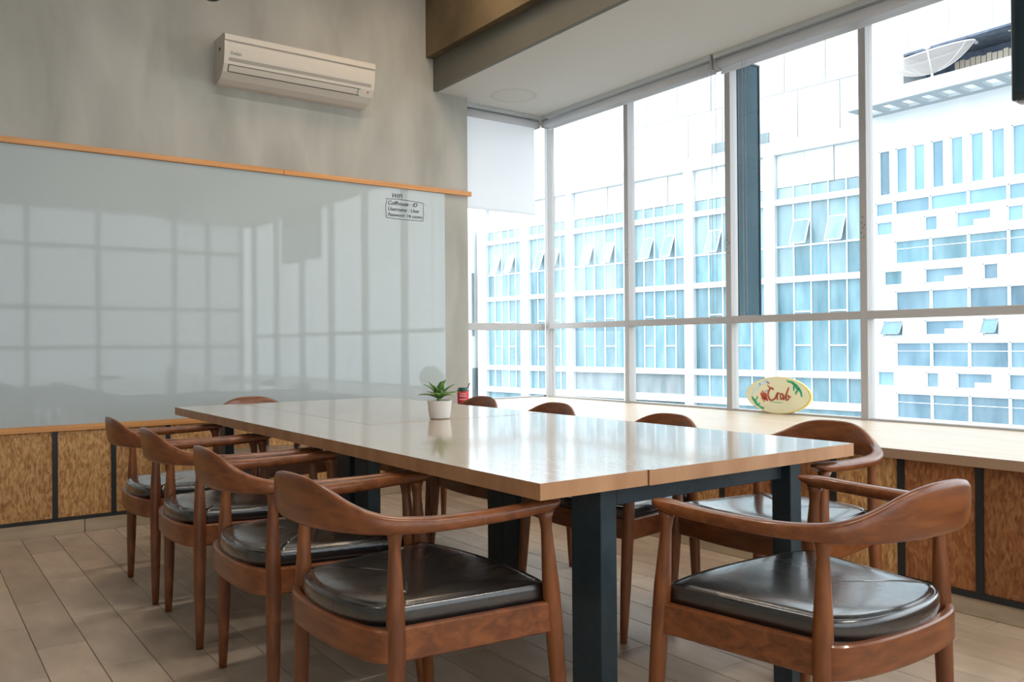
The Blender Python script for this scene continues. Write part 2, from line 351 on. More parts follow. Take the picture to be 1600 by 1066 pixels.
for a, b in ((XL, .2), (.2, 2.085), (2.088, 3.585)):
    MB().bev(a, b, YW-.028, YW+.0 if b < 3.5 else YW-.0005, 2.222, 2.256, ORANGE, .002).build('wood_strip', st)
# glass whiteboard
wbd = tag(empty('whiteboard', (3.349, YW, 0)), 'long glossy whiteboard on the grey wall under an orange wood strip', 'whiteboard')
xs = [-1.7, 3.349]
for a, b in zip(xs[:-1], xs[1:]):
    o = MB().box(a-3.349+.001, b-3.349-.001, -.012, -.001, ZC+.003, 2.221, BOARD, {0: BOARDEDGE, 1: BOARDEDGE, 3: BOARDEDGE}).build('board_panel', wbd)
def ink_tube(mb, pts, r=.0016): mb.tube(pts, r, INK, 5)
tx = empty('writing', (0, 0, 0)); tx.parent = wbd; tx.location = (-3.349, -YW, 0)
bpy.data.objects.remove(tx)
yb = -.0135
def put_text(name, t, x, z, size, parent, m=INK, shear=.25, y=yb, bold=0):
    o = link(name, text_mesh(t, size, m, shear=shear, bold=bold), parent); o.rotation_euler = (PI/2, 0, 0); o.location = (x, y, z); return o
tw = [('WIFI', 2.895, 2.15, .045), ('Coffhouse : ID', 2.865, 2.097, .041), ('Username : User', 2.865, 2.054, .038), ('Password : Hi comm', 2.865, 2.014, .034)]
for t, x, z, s in tw: put_text('handwriting', t, x-3.349, z, s, wbd)
mb = MB()
q = lambda x, z: (x-3.349, yb, z)
ink_tube(mb, [q(2.85, 2.135), q(2.95, 2.142), q(3.1, 2.136), q(3.165, 2.13)]); ink_tube(mb, [q(2.86, 2.125), q(2.85, 2.09), q(2.852, 2.04), q(2.855, 2.0)])
ink_tube(mb, [q(3.168, 2.125), q(3.16, 2.09), q(3.165, 2.04), q(3.158, 1.998)]); ink_tube(mb, [q(2.855, 2.0), q(2.95, 1.996), q(3.1, 1.997), q(3.158, 1.998)])
mb.build('handwritten_frame', wbd)

# ------------------------------------------------------------------ windows
def window_wall():
    w = tag(empty('window_1', (XG, YG, 0)), kind='structure')
    for k in range(0, 9):
        y = YG-SP*k
        MB().bev(XG-XG, .075, y-.045-YG, y-YG, ZC, HC, ALU, .002).build('mullion', w)
        if k < 8:
            MB().bev(.001, .07, y-SP-YG, y-.045-YG, 1.206, ZR, ALU, .003).build('transom', w)
            MB().bev(.0, .06, y-SP-YG, y-.045-YG, HC-.05, HC, ALU, .003).build('head_rail', w)
            MB().box(.008, .06, y-SP-YG, y-.045-YG, ZC, ZC+.012, ALU).build('sill_rail', w)
            for z0, z1 in ((ZC+.012, 1.206), (ZR, HC-.05)):
                MB().box(.04, .046, y-SP-YG, y-.045-YG, z0, z1, GLASS).build('glass_pane', w)
    # screws on the mullions
    sc = MB()
    for k in range(1, 5):
        y = YG-SP*k-.022-YG
        for dz, dy in ((0, 0), (.03, .008), (-.03, .01), (.06, 0), (-.055, -.006), (.015, -.01)):
            sc.box(-.001, .002, y+dy-.003, y+dy+.003, 1.73+dz-.003, 1.73+dz+.003, DARKGAP)
    tag(sc.build('screw', w), kind='stuff')
    return w
window_wall()
w2 = tag(empty('window_2', (3.565, YG, 0)), kind='structure')
MB().bev(0, XG-3.565, .0, .07, 1.194, ZR, ALU, .003).build('transom', w2)
MB().bev(0, XG-3.565, .0, .07, HC-.05, HC, ALU, .003).build('head_rail', w2)
MB().box(0, .05, .0, .07, ZC, HC, ALU).build('side_post', w2)
MB().box(.0, XG-3.565, .02, .06, ZC, ZC+.01, ALU).build('sill_rail', w2)
for z0, z1 in ((ZC+.01, 1.194), (ZR, HC-.05)): MB().box(.05, XG-3.565, .04, .046, z0, z1, GLASS).build('glass_pane', w2)

# blinds
def blind(name, a, b, axis, label, drop, ztrack=HC):
    r = tag(empty(name, a), label, 'blind', 'roller blinds at the ceiling')
    L = (Vector(b)-Vector(a)).length
    if axis == 'y':   # runs toward -Y from a
        P = lambda u, v, z: (v, -u, z)
        bx_ = lambda mb, u0, u1, v0, v1, z0, z1, m: mb.box(v0, v1, -u1, -u0, z0, z1, m)
    else:
        bx_ = lambda mb, u0, u1, v0, v1, z0, z1, m: mb.box(u0, u1, v0, v1, z0, z1, m)
        P = lambda u, v, z: (u, v, z)
    t = MB(); bx_(t, 0, L, -.045, .03, -.008, -.001, CHROME); bx_(t, 0, L, -.052, -.045, -.034, -.001, CHROME); t.build('track', r)
    tb = MB().tube([P(.005, -.012, -.066), P(L-.005, -.012, -.066)], .029, BLIND, 16).build('roller', r, True)
    for u in (.0, L-.008):
        c = MB(); bx_(c, u, u+.008, -.045, .025, -.1, -.012, ALU); c.build('bracket', r)
    f = MB(); bx_(f, .01, L-.01, .018, .0195, -drop, -.04, BLIND); f.build('fabric', r)
    h = MB(); bx_(h, .01, L-.01, .013, .025, -drop-.012, -drop, BLIND); h.build('hem_bar', r)
    return r
XB = XG-.06
blind('roller_blind', (XB, YG-.10, HC), (XB, 3.735, HC), 'y', 'rolled-up roller blind over the two window bays nearest the corner', .10)
blind('roller_blind', (XB, 3.71, HC), (XB, .6, HC), 'y', 'rolled-up roller blind over the right-hand windows beside the television', .115)
blind('roller_blind', (3.57, YG-.04, HC), (4.36, YG-.04, HC), 'x', 'half-lowered white roller blind covering the narrow window beside the wall', .81)
def chain(pts, label):
    mb = MB()
    for (x, y, z0, z1) in pts:
        mb.tube([(x, y, z0), (x, y, z1)], .0013, CHAINM, 4)
        z = z1
        while z < z0:
            mb.add([(x+.0042, y, z), (x-.0042, y, z), (x, y+.0042, z), (x, y-.0042, z), (x, y, z+.0042), (x, y, z-.0042)],
                   [(0, 2, 4), (2, 1, 4), (1, 3, 4), (3, 0, 4), (2, 0, 5), (1, 2, 5), (3, 1, 5), (0, 3, 5)], CHAINM); z += .014
    o = mb.build('bead_chain'); tag(o, label, 'chain')
chain([(XB-.03, 3.745, HC-.06, 1.16), (XB-.03, 3.71, HC-.06, 1.2)], 'thin bead chain loop hanging at the gap between the two rolled blinds')
chain([(XB-.012, 3.505, HC-.08, 1.26), (XB-.012, 3.48, HC-.08, 1.27)], 'thin bead chain hanging in front of the dark blue glass sash')
# dark tinted sash standing open outside the third bay
sa = tag(empty('casement_sash', (XG+.08, 3.733, ZR)), 'narrow dark blue glass sash standing open beside the mullion above the rail', 'window')
MB().box(0.01, .225, -.062, -.056, 0.01, 1.715, DGLASS).build('glass_pane', sa)
MB().box(0, .006, -.068, -.045, 0, 1.725, STEEL).box(.223, .231, -.07, -.045, 0, 1.725, STEEL).box(0, .23, -.07, -.045, 0, .012, STEEL).box(0, .23, -.07, -.045, 1.713, 1.725, STEEL).build('sash_frame', sa)

# ------------------------------------------------------------------ counter along the windows
cn = tag(empty('window_counter', (XC, 0, 0)), 'long pale wooden counter running under the windows', 'counter')
top = MB(); fe = {0: CEDGE}
top.box(0, XG+.01-XC, YF+.01, YW-.001, ZC-.04, ZC, COUNTER, fe)
top.box(3.567-XC, XG+.01-XC, YW-.001, YG+.008, ZC-.04, ZC, COUNTER)
top.build('countertop', cn)
by = [1.585+.317*k for k in range(-13, 13)]
by = [y for y in by if YF < y < YW-.05]
for y in by: MB().box(.016, .045, y-.014, y+.014, .093, ZC-.041, BLACK).build('batten', cn)
MB().box(.014, .045, YF+.02, YW-.03, .072, .094, BLACK).build('batten', cn)
MB().box(.045, .07, YF+.02, YW-.03, .0, ZC-.041, BLACK).build('carcass', cn)
for i, (a, b) in enumerate(zip(by[:-1], by[1:])):
    m = OSBR if i % 3 != 1 else OSB
    MB().bev(.024, .044, a+.0145, b-.0145, .095, ZC-.042, m, .001).build('strand_board_panel', cn)
y = YF+.03
while y < YW-.05:
    MB().bev(.02, .044, y+.002, min(y+.633, YW-.03)-.002, .001, .071, SKIRT, .0015).build('skirting_tile', cn); y += .633

# ------------------------------------------------------------------ air conditioner
ac = tag(empty('air_conditioner', (1.64, YW, 2.745)), 'cream wall-mounted split air conditioner on the grey plaster wall', 'air conditioner')
L = 1.03; n = 14
prof = [(0, 0), (-.06, .0), (-.12, .018), (-.165, .05), (-.195, .095), (-.208, .15), (-.212, .2), (-.212, .232), (-.222, .236), (-.222, .27), (-.2, .282), (0, .285)]
MB().prism([(a, b) for a, b in prof], 0, L, WHITEPL, 'x').build('body', ac)
def strip(y0, z0, y1, z1, x0, x1, m, name, th=.003):
    d = Vector((0, y1-y0, z1-z0)).normalized(); nn = Vector((0, d.z, -d.y)); nn = nn if nn.y < 0 else -nn
    vs = []
    for x in (x0, x1):
        for (yy, zz) in ((y0, z0), (y1, z1)):
            for s in (-th*.3, th): vs.append((x, yy+nn.y*s, zz+nn.z*s))
    o = MB(); o.add(vs, [(0, 1, 3, 2), (4, 6, 7, 5), (0, 4, 5, 1), (2, 3, 7, 6), (0, 2, 6, 4), (1, 5, 7, 3)], m); return o.build(name, ac)
strip(-.2125, .228, -.2125, .2345, .02, L-.005, ACGREY, 'front_gap', .001)
strip(-.2, .112, -.205, .132, .03, L-.025, ACGREY, 'grey_band', .001)
strip(-.17, .058, -.191, .088, .035, L-.12, WHITEPL, 'air_flap', .004)
for (y0, z0, y1, z1) in ((-.1665, .0515, -.169, .0555), (-.1915, .0895, -.1935, .0925)): strip(y0, z0, y1, z1, .03, L-.1, DARKGAP, 'flap_gap', .0012)
strip(-.17, .058, -.191, .088, .029, .033, DARKGAP, 'flap_gap', .0015); strip(-.17, .058, -.191, .088, L-.118, L-.114, DARKGAP, 'flap_gap', .0015)
strip(-.18, .075, -.186, .083, L-.05, L-.035, RED, 'indicator_light', .002)
o = put_text('lettering', 'Daikin', .035, .152, .028, ac, ACGREY, .1, -.2105, .0008)
MB().tube([(-.001, -.12, .2), (-.004, -.12, .2)], .01, DARKGAP, 10).build('side_screw', ac)

# ------------------------------------------------------------------ spotlight hanging above the frame's top edge
sp = tag(empty('ceiling_spotlight', (1.47, 4.95, 3.085)), 'black cylindrical spotlight hanging in front of the upper wall', 'lamp')
MB().lathe([(.036, .0), (.043, .003), (.043, .15), (.03, .165)], (0, 0, 0), TVM).build('lamp_housing', sp, False)
MB().tube([(0, 0, .16), (0, 0, HT-3.085)], .006, TVM).build('rod', sp)
# unseen fill lights added on the high ceiling, and a warm downlight
for i, (x, y, e) in enumerate(((1.8, 3.1, 22), (.8, .2, 24), (-1.6, 2.2, 7), (2.4, -1.2, 40))):
    c = empty('added_fill_light', (x, y, HT-.14)); tag(c, ['added long fill light above the table, out of view', 'added long fill light above the camera, out of view', 'added long fill light at the left wall, out of view', 'added long fill light at the glazed partition, out of view'][i], 'lamp', 'added ceiling fill lights')
    MB().bev(-.62, .62, -.09, .09, .03, .09, WHITEPL, .004).build('housing', c); [MB().tube([(v, 0, .09), (v, 0, .14)], .01, WHITEPL).build('hanger', c) for v in (-.4, .4)]
    ld = bpy.data.lights.new('tube', 'AREA'); ld.shape = 'RECTANGLE'; ld.size = 1.2; ld.size_y = .16; ld.energy = e; ld.color = (1, .93, .84)
    lo = bpy.data.objects.new('tube', ld); COL.objects.link(lo); lo.parent = c; lo.location = (0, 0, .025)
for (x, y, e) in ((2.75, 4.3, 14),):
    c = tag(MB().lathe([(.05, 0), (.07, .02), (.07, .16), (.03, .18)], (0, 0, 0), TVM).build('ceiling_downlight'), 'black round downlight high on the ceiling above the whiteboard corner', 'lamp')
    c.location = (x, y, HT-.18)
    ld = bpy.data.lights.new('lamp', 'SPOT'); ld.energy = e*3; ld.color = (1, .74, .5); ld.shadow_soft_size = .3; ld.spot_size = math.radians(165); ld.spot_blend = 1
    lo = bpy.data.objects.new('bulb', ld); COL.objects.link(lo); lo.parent = c; lo.location = (0, 0, -.03)

# ------------------------------------------------------------------ television at the right edge
tv = tag(empty('television', (3.93, 1.687, 2.12)), 'black flat television hung in front of the windows at the right edge', 'television')
MB().bev(-.0, .06, -1.12, 0, 0, .68, TVM, .006).build('housing', tv)
MB().box(-.002, .001, -1.1, -.02, .03, .66, TVS).build('screen', tv)
MB().bev(.01, .05, -1.0, -.02, -.014, .002, TVG, .004).build('bottom_lip', tv)
MB().box(.06, .1, -.66, -.46, .2, .5, STEEL).build('bracket', tv)
MB().tube([(.1, -.56, .3), (.1, -.56, HC-2.12)], .02, STEEL).build('pole', tv)

# ------------------------------------------------------------------ meeting table
tb = tag(empty('meeting_table', (1.839, 3.148, 0)), 'large glossy wooden meeting table on dark steel legs', 'table')
ox, oy = 1.839, 3.148
fc = {0: TEDGE, 1: TEDGE, 2: TEDGE, 3: TEDGE}
def tp(x0, x1, y0, y1, z=.75): MB().box(x0-ox, x1-ox, y0-oy, y1-oy, z-.04, z, TABLE, fc).build('tabletop_panel', tb)
tp(1.204, 1.5535, 1.548, 4.748); tp(1.557, 2.474, 1.544, 3.132, .7495); tp(1.557, 2.474, 3.138, 4.748)
def bar(x0, x1, y0, y1, z0, z1, name): MB().bev(x0-ox, x1-ox, y0-oy, y1-oy, z0, z1, STEEL, .002).build(name, tb)
for x0, x1, y0, y1 in ((1.47, 1.526, 1.635, 1.755), (2.235, 2.29, 1.61, 1.68), (1.47, 1.526, 2.98, 3.095), (1.47, 1.526, 3.14, 3.255), (2.10, 2.156, 2.87, 2.965), (2.10, 2.156, 2.97, 3.08), (1.345, 1.39, 4.34, 4.43), (2.05, 2.10, 4.345, 4.43)):
    bar(x0, x1, y0, y1, 0, .7095, 'leg')
bar(1.53, 2.233, 1.64, 1.675, .648, .709, 'apron'); bar(2.05, 2.10, 1.68, 4.3, .66, .709, 'apron'); bar(1.475, 1.51, 1.757, 2.978, .66, .709, 'apron')
bar(1.475, 1.51, 3.257, 4.3, .66, .709, 'apron'); bar(1.528, 2.05, 3.0, 3.04, .648, .709, 'apron'); bar(1.528, 2.05, 3.2, 3.24, .648, .709, 'apron'); bar(1.392, 2.05, 4.302, 4.338, .66, .709, 'apron')

# ------------------------------------------------------------------ chairs
def chair_proto():
    r = empty('armchair')
    # one continuous bow: arms and crest. keys: x, y, z, half thickness, half height
    K = [(0, -.286, .714, .0115, .0600), (.07, -.283, .7125, .0115, .0580), (.13, -.268, .7045, .012, .0495), (.18, -.243, .6905, .014, .0365), (.22, -.211, .6795, .0165, .0265), (.252, -.168, .673, .019, .0205), (.275, -.11, .67, .0205, .018),
         (.29, -.05, .669, .0215, .0172), (.299, .05, .669, .0205, .0168), (.303, .14, .671, .02, .0165), (.303, .2, .674, .024, .0165), (.300, .24, .6765, .029, .0140), (.296, .268, .6795, .025, .0090), (.294, .285, .682, .012, .0045)]
    half = catmull(K, 4)
    full = [(-a[0], *a[1:]) for a in half[:0:-1]]+half
    rings = []
    for i, (x, y, z, a, b) in enumerate(full):
        p0, p1 = full[max(i-1, 0)], full[min(i+1, len(full)-1)]
        t = Vector((p1[0]-p0[0], p1[1]-p0[1], 0)).normalized(); nrm = Vector((t.y, -t.x, 0)); ring = []
        crest = max(0, (b-.024)/.03); lean = .10*crest    # the crest leans back
        for k in range(14):
            th = 2*PI*k/14; c, s_ = math.cos(th), math.sin(th)
            e = .62-.2*min(1, crest)
            u = math.copysign(abs(c)**e, c)*a; w = math.copysign(abs(s_)**e, s_)*b
            if crest > 0: u *= 1-.2*crest*abs(s_)
            ring.append((x+nrm.x*(u+w*lean*(1)), y+nrm.y*(u+w*lean), z+w))
        rings.append(ring)
    link('back_and_arm_rail', MB().rings(rings, WOODH).mesh('rail'), r, True)
    lp = [(0, .0125), (.1, .0155), (.3, .0195), (.5, .0215), (.6, .0225), (.72, .0215), (.85, .0165), (.93, .0138), (.97, .0165), (1, .0235)]
    def leg(foot, topp, name):
        A, B = Vector(foot), Vector(topp)
        MB().tube([A.lerp(B, t) for t, _ in lp], [q_ for _, q_ in lp], WOOD, 14).build(name, r, True)
    for s in (-1, 1):
        leg((s*.257, -.161, 0), (s*.236, -.152, .662), 'leg'); leg((s*.311, .291, 0), (s*.301, .238, .662), 'leg')
    def rail(pts, th, z0, z1):
        rg = []
        for i, p in enumerate(pts):
            a, b = Vector(pts[max(i-1, 0)]), Vector(pts[min(i+1, len(pts)-1)]); t = (b-a).normalized(); nn = Vector((t.y, -t.x))
            c = .004
            sec = [(-th/2+c, z0), (th/2-c, z0), (th/2, z0+c), (th/2, z1-c), (th/2-c, z1), (-th/2+c, z1), (-th/2, z1-c), (-th/2, z0+c)]
            rg.append([(p[0]+nn.x*u, p[1]+nn.y*u, z) for u, z in sec])
        smooth_angle(MB().rings(rg, WOODH).build('seat_rail', r), 40)
    for s in (-1, 1): rail([(s*.240, -.15), (s*.304, .245)], .022, .362, .437)
    rail([(-.30+.6*t, .250+.030*math.sin(PI*t)) for t in [i/12 for i in range(13)]], .022, .362, .437)
    rail([(-.243*math.cos(PI*t), -.155-.062*math.sin(PI*t)**.8) for t in [i/16 for i in range(17)]], .022, .362, .437)
    # cushion
    pl = [(-.225, -.145), (-.23, -.12), (-.285, .21), (-.286, .245), (-.262, .262), (-.14, .284), (0, .29), (.14, .284), (.262, .262), (.286, .245), (.285, .21), (.23, -.12), (.225, -.145), (.2, -.172), (.155, -.196), (.08, -.213), (0, -.218), (-.08, -.213), (-.155, -.196), (-.2, -.172)]
    cyc = pl+[pl[0]]; out = []
    for i in range(len(pl)):
        p0, p1, p2, p3 = (pl[(i+k-1) % len(pl)] for k in range(4))
        for k in range(3):
            t = k/3; out.append(tuple(.5*((2*b)+(-a+c)*t+(2*a-5*b+4*c-d)*t*t+(-a+3*b-3*c+d)*t**3) for a, b, c, d in zip(p0, p1, p2, p3)))
    rg = []
    for s, z in ((.93, .425), (.975, .428), (.995, .436), (1, .448), (1, .464), (.994, .472), (.98, .4775), (.968, .479), (.958, .4765), (.948, .4765), (.93, .4805), (.88, .483), (.7, .485), (.45, .485), (.2, .484), (.03, .4835)):
        rg.append([(x*s, .03+(y-.03)*s, z-(.010*(1-(abs(x)/.28)**2)*(1 if z > .44 else 0)*s*0)) for x, y in out])
    link('seat_cushion', MB().rings(rg, LEATHER).mesh('cushion'), r, True)
    return r
C0 = chair_proto()
chairs = [
 (1.03, 3.985, -.02, 'red-brown wooden armchair at the table\'s left side, farthest from the camera', 'left'),
 (1.033, 3.335, -.04, 'red-brown wooden armchair, second from the far end on the table\'s left side', 'left'),
 (1.028, 2.60, -.03, 'red-brown wooden armchair, second nearest on the table\'s left side', 'left'),
 (1.045, 1.938, .04, 'red-brown wooden armchair in the left foreground tucked under the table corner', 'left'),
 (1.826, 1.215, 1.563, 'red-brown wooden armchair at the table\'s near end, shiny black seat, right foreground', 'end'),
 (2.62, 1.90, PI+.02, 'red-brown wooden armchair nearest on the window side, behind the table corner', 'right'),
 (2.39, 2.53, PI, 'red-brown wooden armchair, second nearest on the window side of the table', 'right'),
 (2.465, 3.39, PI, 'red-brown wooden armchair, third from the camera on the window side, dark crest showing', 'right'),
 (2.49, 4.1, PI, 'red-brown wooden armchair farthest on the window side, crest beside the red tin', 'right'),
 (1.71, 4.745, -PI/2, 'red-brown wooden armchair at the table\'s far end before the whiteboard', 'end')]
for i, (x, y, a, lab, g) in enumerate(chairs):
    c = C0 if i == 0 else copy_tree(C0)
    c.location = (x, y, 0); c.rotation_euler = (0, 0, a-PI/2)
    tag(c, lab, 'chair', 'wooden armchairs around the meeting table')

# ------------------------------------------------------------------ succulent in a pot
pt = tag(empty('potted_succulent', (1.93, 3.2, .75)), 'small green succulent in a white ceramic pot on the table', 'plant')
smooth_angle(MB().lathe([(.038, 0), (.044, .004), (.049, .03), (.053, .07), (.054, .078), (.0545, .08), (.050, .0805), (.048, .074), (.046, .07), (.0, .07)], (0, 0, 0), POT, 32).build('pot', pt), 40)
MB().lathe([(.047, .066), (.047, .072), (.02, .075)], (0, 0, 0), SOIL, 20).build('soil', pt)
MB().tube([(0, 0, .07), (0, 0, .095)], [.014, .01], LEAF, 8).build('stem', pt)
def leafm(L, w, rise, curl):
    mb = MB(); nseg = 8; rg = []
    for i in range(nseg+1):
        t = i/nseg; ang = rise-curl*t; 
        x = L*t*math.cos(rise-curl*t*.5); z = L*t*math.sin(rise-curl*t*.5)
        ww = w*(math.sin(PI*min(1, .25+.75*t))**.7)*(1 if t < .98 else .1)+.0006; th = .0042*(1-t)+.0006
        up = Vector((-math.sin(ang), 0, math.cos(ang)))
        P = Vector((x, 0, z)); rg.append([tuple(P+Vector((0, -ww, 0))+up*ww*.35), tuple(P+up*th), tuple(P+Vector((0, ww, 0))+up*ww*.35), tuple(P-up*th)])
    mb.rings(rg, LEAF); return mb.mesh('leaf')
random.seed(11)
spec_ = [(1.3, .088, .0), (1.2, .085, 2.2), (1.25, .086, 4.1), (.95, .09, .5), (.9, .092, 1.9), (1.0, .088, 3.2), (.95, .09, 5.2), (.45, .09, .1), (.5, .088, 1.4), (.4, .09, 2.5), (.48, .09, 3.5), (.42, .088, 4.6), (.5, .09, 5.7), (.7, .085, 3.9), (.72, .086, 0.9)]
for rise, Ln, az in spec_:
    o = link('leaf', leafm(Ln*1.08, .0155, rise+.15, .75), pt, True); o.location = (0, 0, .088); o.rotation_euler = (0, 0, az+.3)
# red tin with green lid on the counter's far corner
cu = tag(empty('drink_cup', (3.40, 5.30, ZC)), 'small red cup with green lid and dark straw on the far end of the counter', 'cup')
smooth_angle(MB().lathe([(.037, 0), (.040, .01), (.043, .105)], (0, 0, 0), RED, 24).build('cup_body', cu), 40)
smooth_angle(MB().lathe([(.045, .105), (.045, .112), (.036, .114), (.035, .130)], (0, 0, 0), GREENL, 24).build('lid', cu), 40)
MB().tube([(.024, -.015, .112), (.042, -.03, .165)], .004, DARKGAP, 8).build('straw', cu)
d = Vector((-3.4, -5.3, 0)).normalized(); sd = Vector((-d.y, d.x, 0))
mb = MB()
for j, z in enumerate((.088, .07, .045)):
    pts = []
    for k in range(17):
        u = -.024+.003*k; rr = .0415; s_ = math.sqrt(max(0, rr*rr-u*u)); p = d*(s_)+sd*u
        pts.append((p.x, p.y, z+.007*math.sin(k*2.2+j)))
    mb.tube(pts, .0016, WHITEP, 5)
mb.build('lettering', cu)

# ------------------------------------------------------------------ oval sign leaning on the glass
sg = tag(empty('oval_sign', (XG+.018, 3.315, ZC)), 'yellow oval sign with red crab lettering standing against the window', 'sign')
sg.rotation_euler = (0, math.radians(3), 0)
SW, SH = .243, .116
def se(t, k=1.0): 
    c, s_ = math.cos(t), math.sin(t); return (-SW*k*c, SH+.0+SH*k*math.copysign(abs(s_)**1.08, s_))
# local: sign plane is YZ, front faces -X ; poly coords (y,z)
N_ = 56
MB().prism([se(2*PI*i/N_) for i in range(N_)], -.018, 0, YEDGE, 'x').build('sign_board', sg)
MB().prism([(se(2*PI*i/N_, .965)[0]+.004, se(2*PI*i/N_, .965)[1]) for i in range(N_)], -.0195, -.018, YEL, 'x').build('sign_face', sg)
XFv = -.0205
def stroke(pts, r, m, name='lettering', flip=True):
    mb = MB(); k = catmull([(p[0], p[1]) for p in pts], 5); rr = r*1.3
    mb.tube([(XFv, -a, SH+b) for a, b in k], rr, m, 6); mb.build(name, sg)
# script letters: u to the right as seen from the room, v up, centred on the sign
stroke([(-.028, .034), (-.048, .045), (-.066, .02), (-.066, -.012), (-.045, -.034), (-.02, -.024), (-.008, -.012)], .0042, CRABT)
stroke([(-.012, -.01), (0, .012), (.004, .014), (.001, -.012), (.004, -.03)], .0036, CRABT); stroke([(.002, .006), (.012, .014), (.02, .01)], .0034, CRABT)
stroke([(.044, .004), (.032, .012), (.024, -.006), (.03, -.026), (.041, -.014), (.047, .008), (.046, -.02), (.053, -.026)], .0034, CRABT)
stroke([(.055, -.02), (.07, .02), (.084, .052), (.076, .03), (.066, -.012), (.07, -.028), (.084, -.02), (.085, -.004), (.078, .002), (.09, -.006), (.1, -.004)], .0034, CRABT)
mb = MB()
def disc(mb, u, v, a, b, m, n=14, th=.0012, rot=0):
    poly = [(-(u+a*math.cos(t)*math.cos(rot)-b*math.sin(t)*math.sin(rot)), SH+v+a*math.cos(t)*math.sin(rot)+b*math.sin(t)*math.cos(rot)) for t in [2*PI*i/n for i in range(n)]]
    mb.prism(poly, -.0195-th, -.0195, m, 'x')
disc(mb, -.098, -.008, .022, .024, CRABR, rot=.5); disc(mb, -.084, -.026, .02, .01, CRABR, rot=-.6); disc(mb, -.122, .006, .009, .006, CRABR, rot=.9); disc(mb, -.112, .02, .007, .005, CRABR, rot=2)
disc(mb, -.118, -.008, .01, .004, CRABR); disc(mb, -.06, .047, .014, .005, CRABR, rot=-.7); disc(mb, -.074, .058, .008, .003, CRABR, rot=2.3); disc(mb, -.07, .076, .012, .0035, CRABR, rot=-.6); disc(mb, -.078, .082, .008, .003, CRABR, rot=.5)
for s in range(4): disc(mb, -.115+.006*s, -.02-.006*s, .012, .0025, CRABR, rot=-2.4+.2*s)
mb.build('crab_emblem', sg)
mb = MB(); disc(mb, -.092, .018, .008, .007, WHITEP, th=.0018); disc(mb, -.078, .026, .008, .008, WHITEP, th=.0018); disc(mb, -.091, .018, .003, .003, INK, th=.0024); disc(mb, -.077, .026, .003, .003, INK, th=.0024)
disc(mb, -.0, -.045, .05, .0016, LGREEN); mb.build('emblem_details', sg)
mb = MB()
for (u, v, a, b, rot) in ((.085, .088, .02, .006, -.3), (.115, .078, .024, .009, -.6), (.14, .058, .03, .012, -.8), (.165, .035, .026, .008, -1.0), (.12, .05, .02, .006, -1.5), (.145, .035, .018, .006, -1.9), (.135, .02, .012, .004, -1.5), (.175, .01, .016, .006, -1.3)): disc(mb, u, v, a, b, LGREEN, rot=rot)
for (u, v, a, b, rot) in ((-.185, -.03, .02, .007, -1.0), (-.165, -.05, .03, .010, -.9), (-.155, -.025, .014, .005, 1.2), (-.14, -.065, .016, .005, .8), (-.12, -.082, .026, .006, -.4), (-.105, -.085, .01, .004, .7)): disc(mb, u, v, a, b, LGREEN, rot=rot)
mb.build('leaf_print', sg)
mb = MB()
for (u, v, a, b, rot) in ((-.1, .078, .045, .014, .3), (-.15, .05, .03, .014, .9), (-.185, .015, .022, .008, 1.2)): disc(mb, u, v, a, b, LBLUE, rot=rot)
mb.build('wave_print', sg)

# ================================================================== OUTSIDE
tag(MB().box(5.2, 120, -60, 110, -9.2, -9, ASPH).build('ground'), kind='structure')
# ---- left office block: frame turned 6.8 degrees
h = math.radians(-6.8)
B1 = tag(empty('office_building', (28.70, 26.12, -9), -h), 'white office block with blue glass bays seen through the middle windows', 'building')
# local axes: +y runs away along the facade (u), +x goes into the building ; z from the street
Z0 = 9
def bb(mb, u0, u1, z0, z1, x0, x1, m): mb.box(x0, x1, u0, u1, z0+Z0, z1+Z0, m)
bays = [(13.57, 10.72), (10.12, 7.33), (6.88, 3.5), (3.01, 0.0), (-.48, -4.0), (-4.5, -8.2)]
core = MB(); bb(core, -8.4, 14.3, -9, 8.75, .35, 12, WHITEF); core.build('wall', B1)
mb = MB(); pier = [14.3, 13.57, 10.72, 10.12, 7.33, 6.88, 3.5, 3.01, 0, -.48, -4.0, -4.5, -8.2, -8.4]
for i in range(0, len(pier), 2): bb(mb, pier[i+1], pier[i], -9, 9.3, -.12, .35, WHITEF)
mb.build('pier', B1)
for z0, z1 in ((-.33, -.06), (3.51, 3.76), (6.70, 6.95), (-1.57, -1.27), (-4.6, -4.3)):
    m2 = MB(); bb(m2, -8.4, 13.6, z0, z1, -.06, .35, WHITEF); m2.build('floor_band', B1)
m2 = MB(); bb(m2, -8.4, 13.6, 8.78, 9.32, -.16, .35, WHITEF); m2.build('parapet', B1)
for (a, b) in bays:                                           # spandrel panels under the parapet
    for k in range(3):
        w = (a-b)/3; m2 = MB(); bb(m2, b+w*k+.015, b+w*(k+1)-.015, 7.43, 8.77, .1-.03*(k == 1), .35, WHITEF); m2.build('cladding_panel', B1)
gc = {}
def pane(parent, u0, u1, z0, z1, m, x=.12):
    mm = MB(); bb(mm, u0, u1, z0, z1, x, x+.05, m); return mm.build('glass_pane', parent)
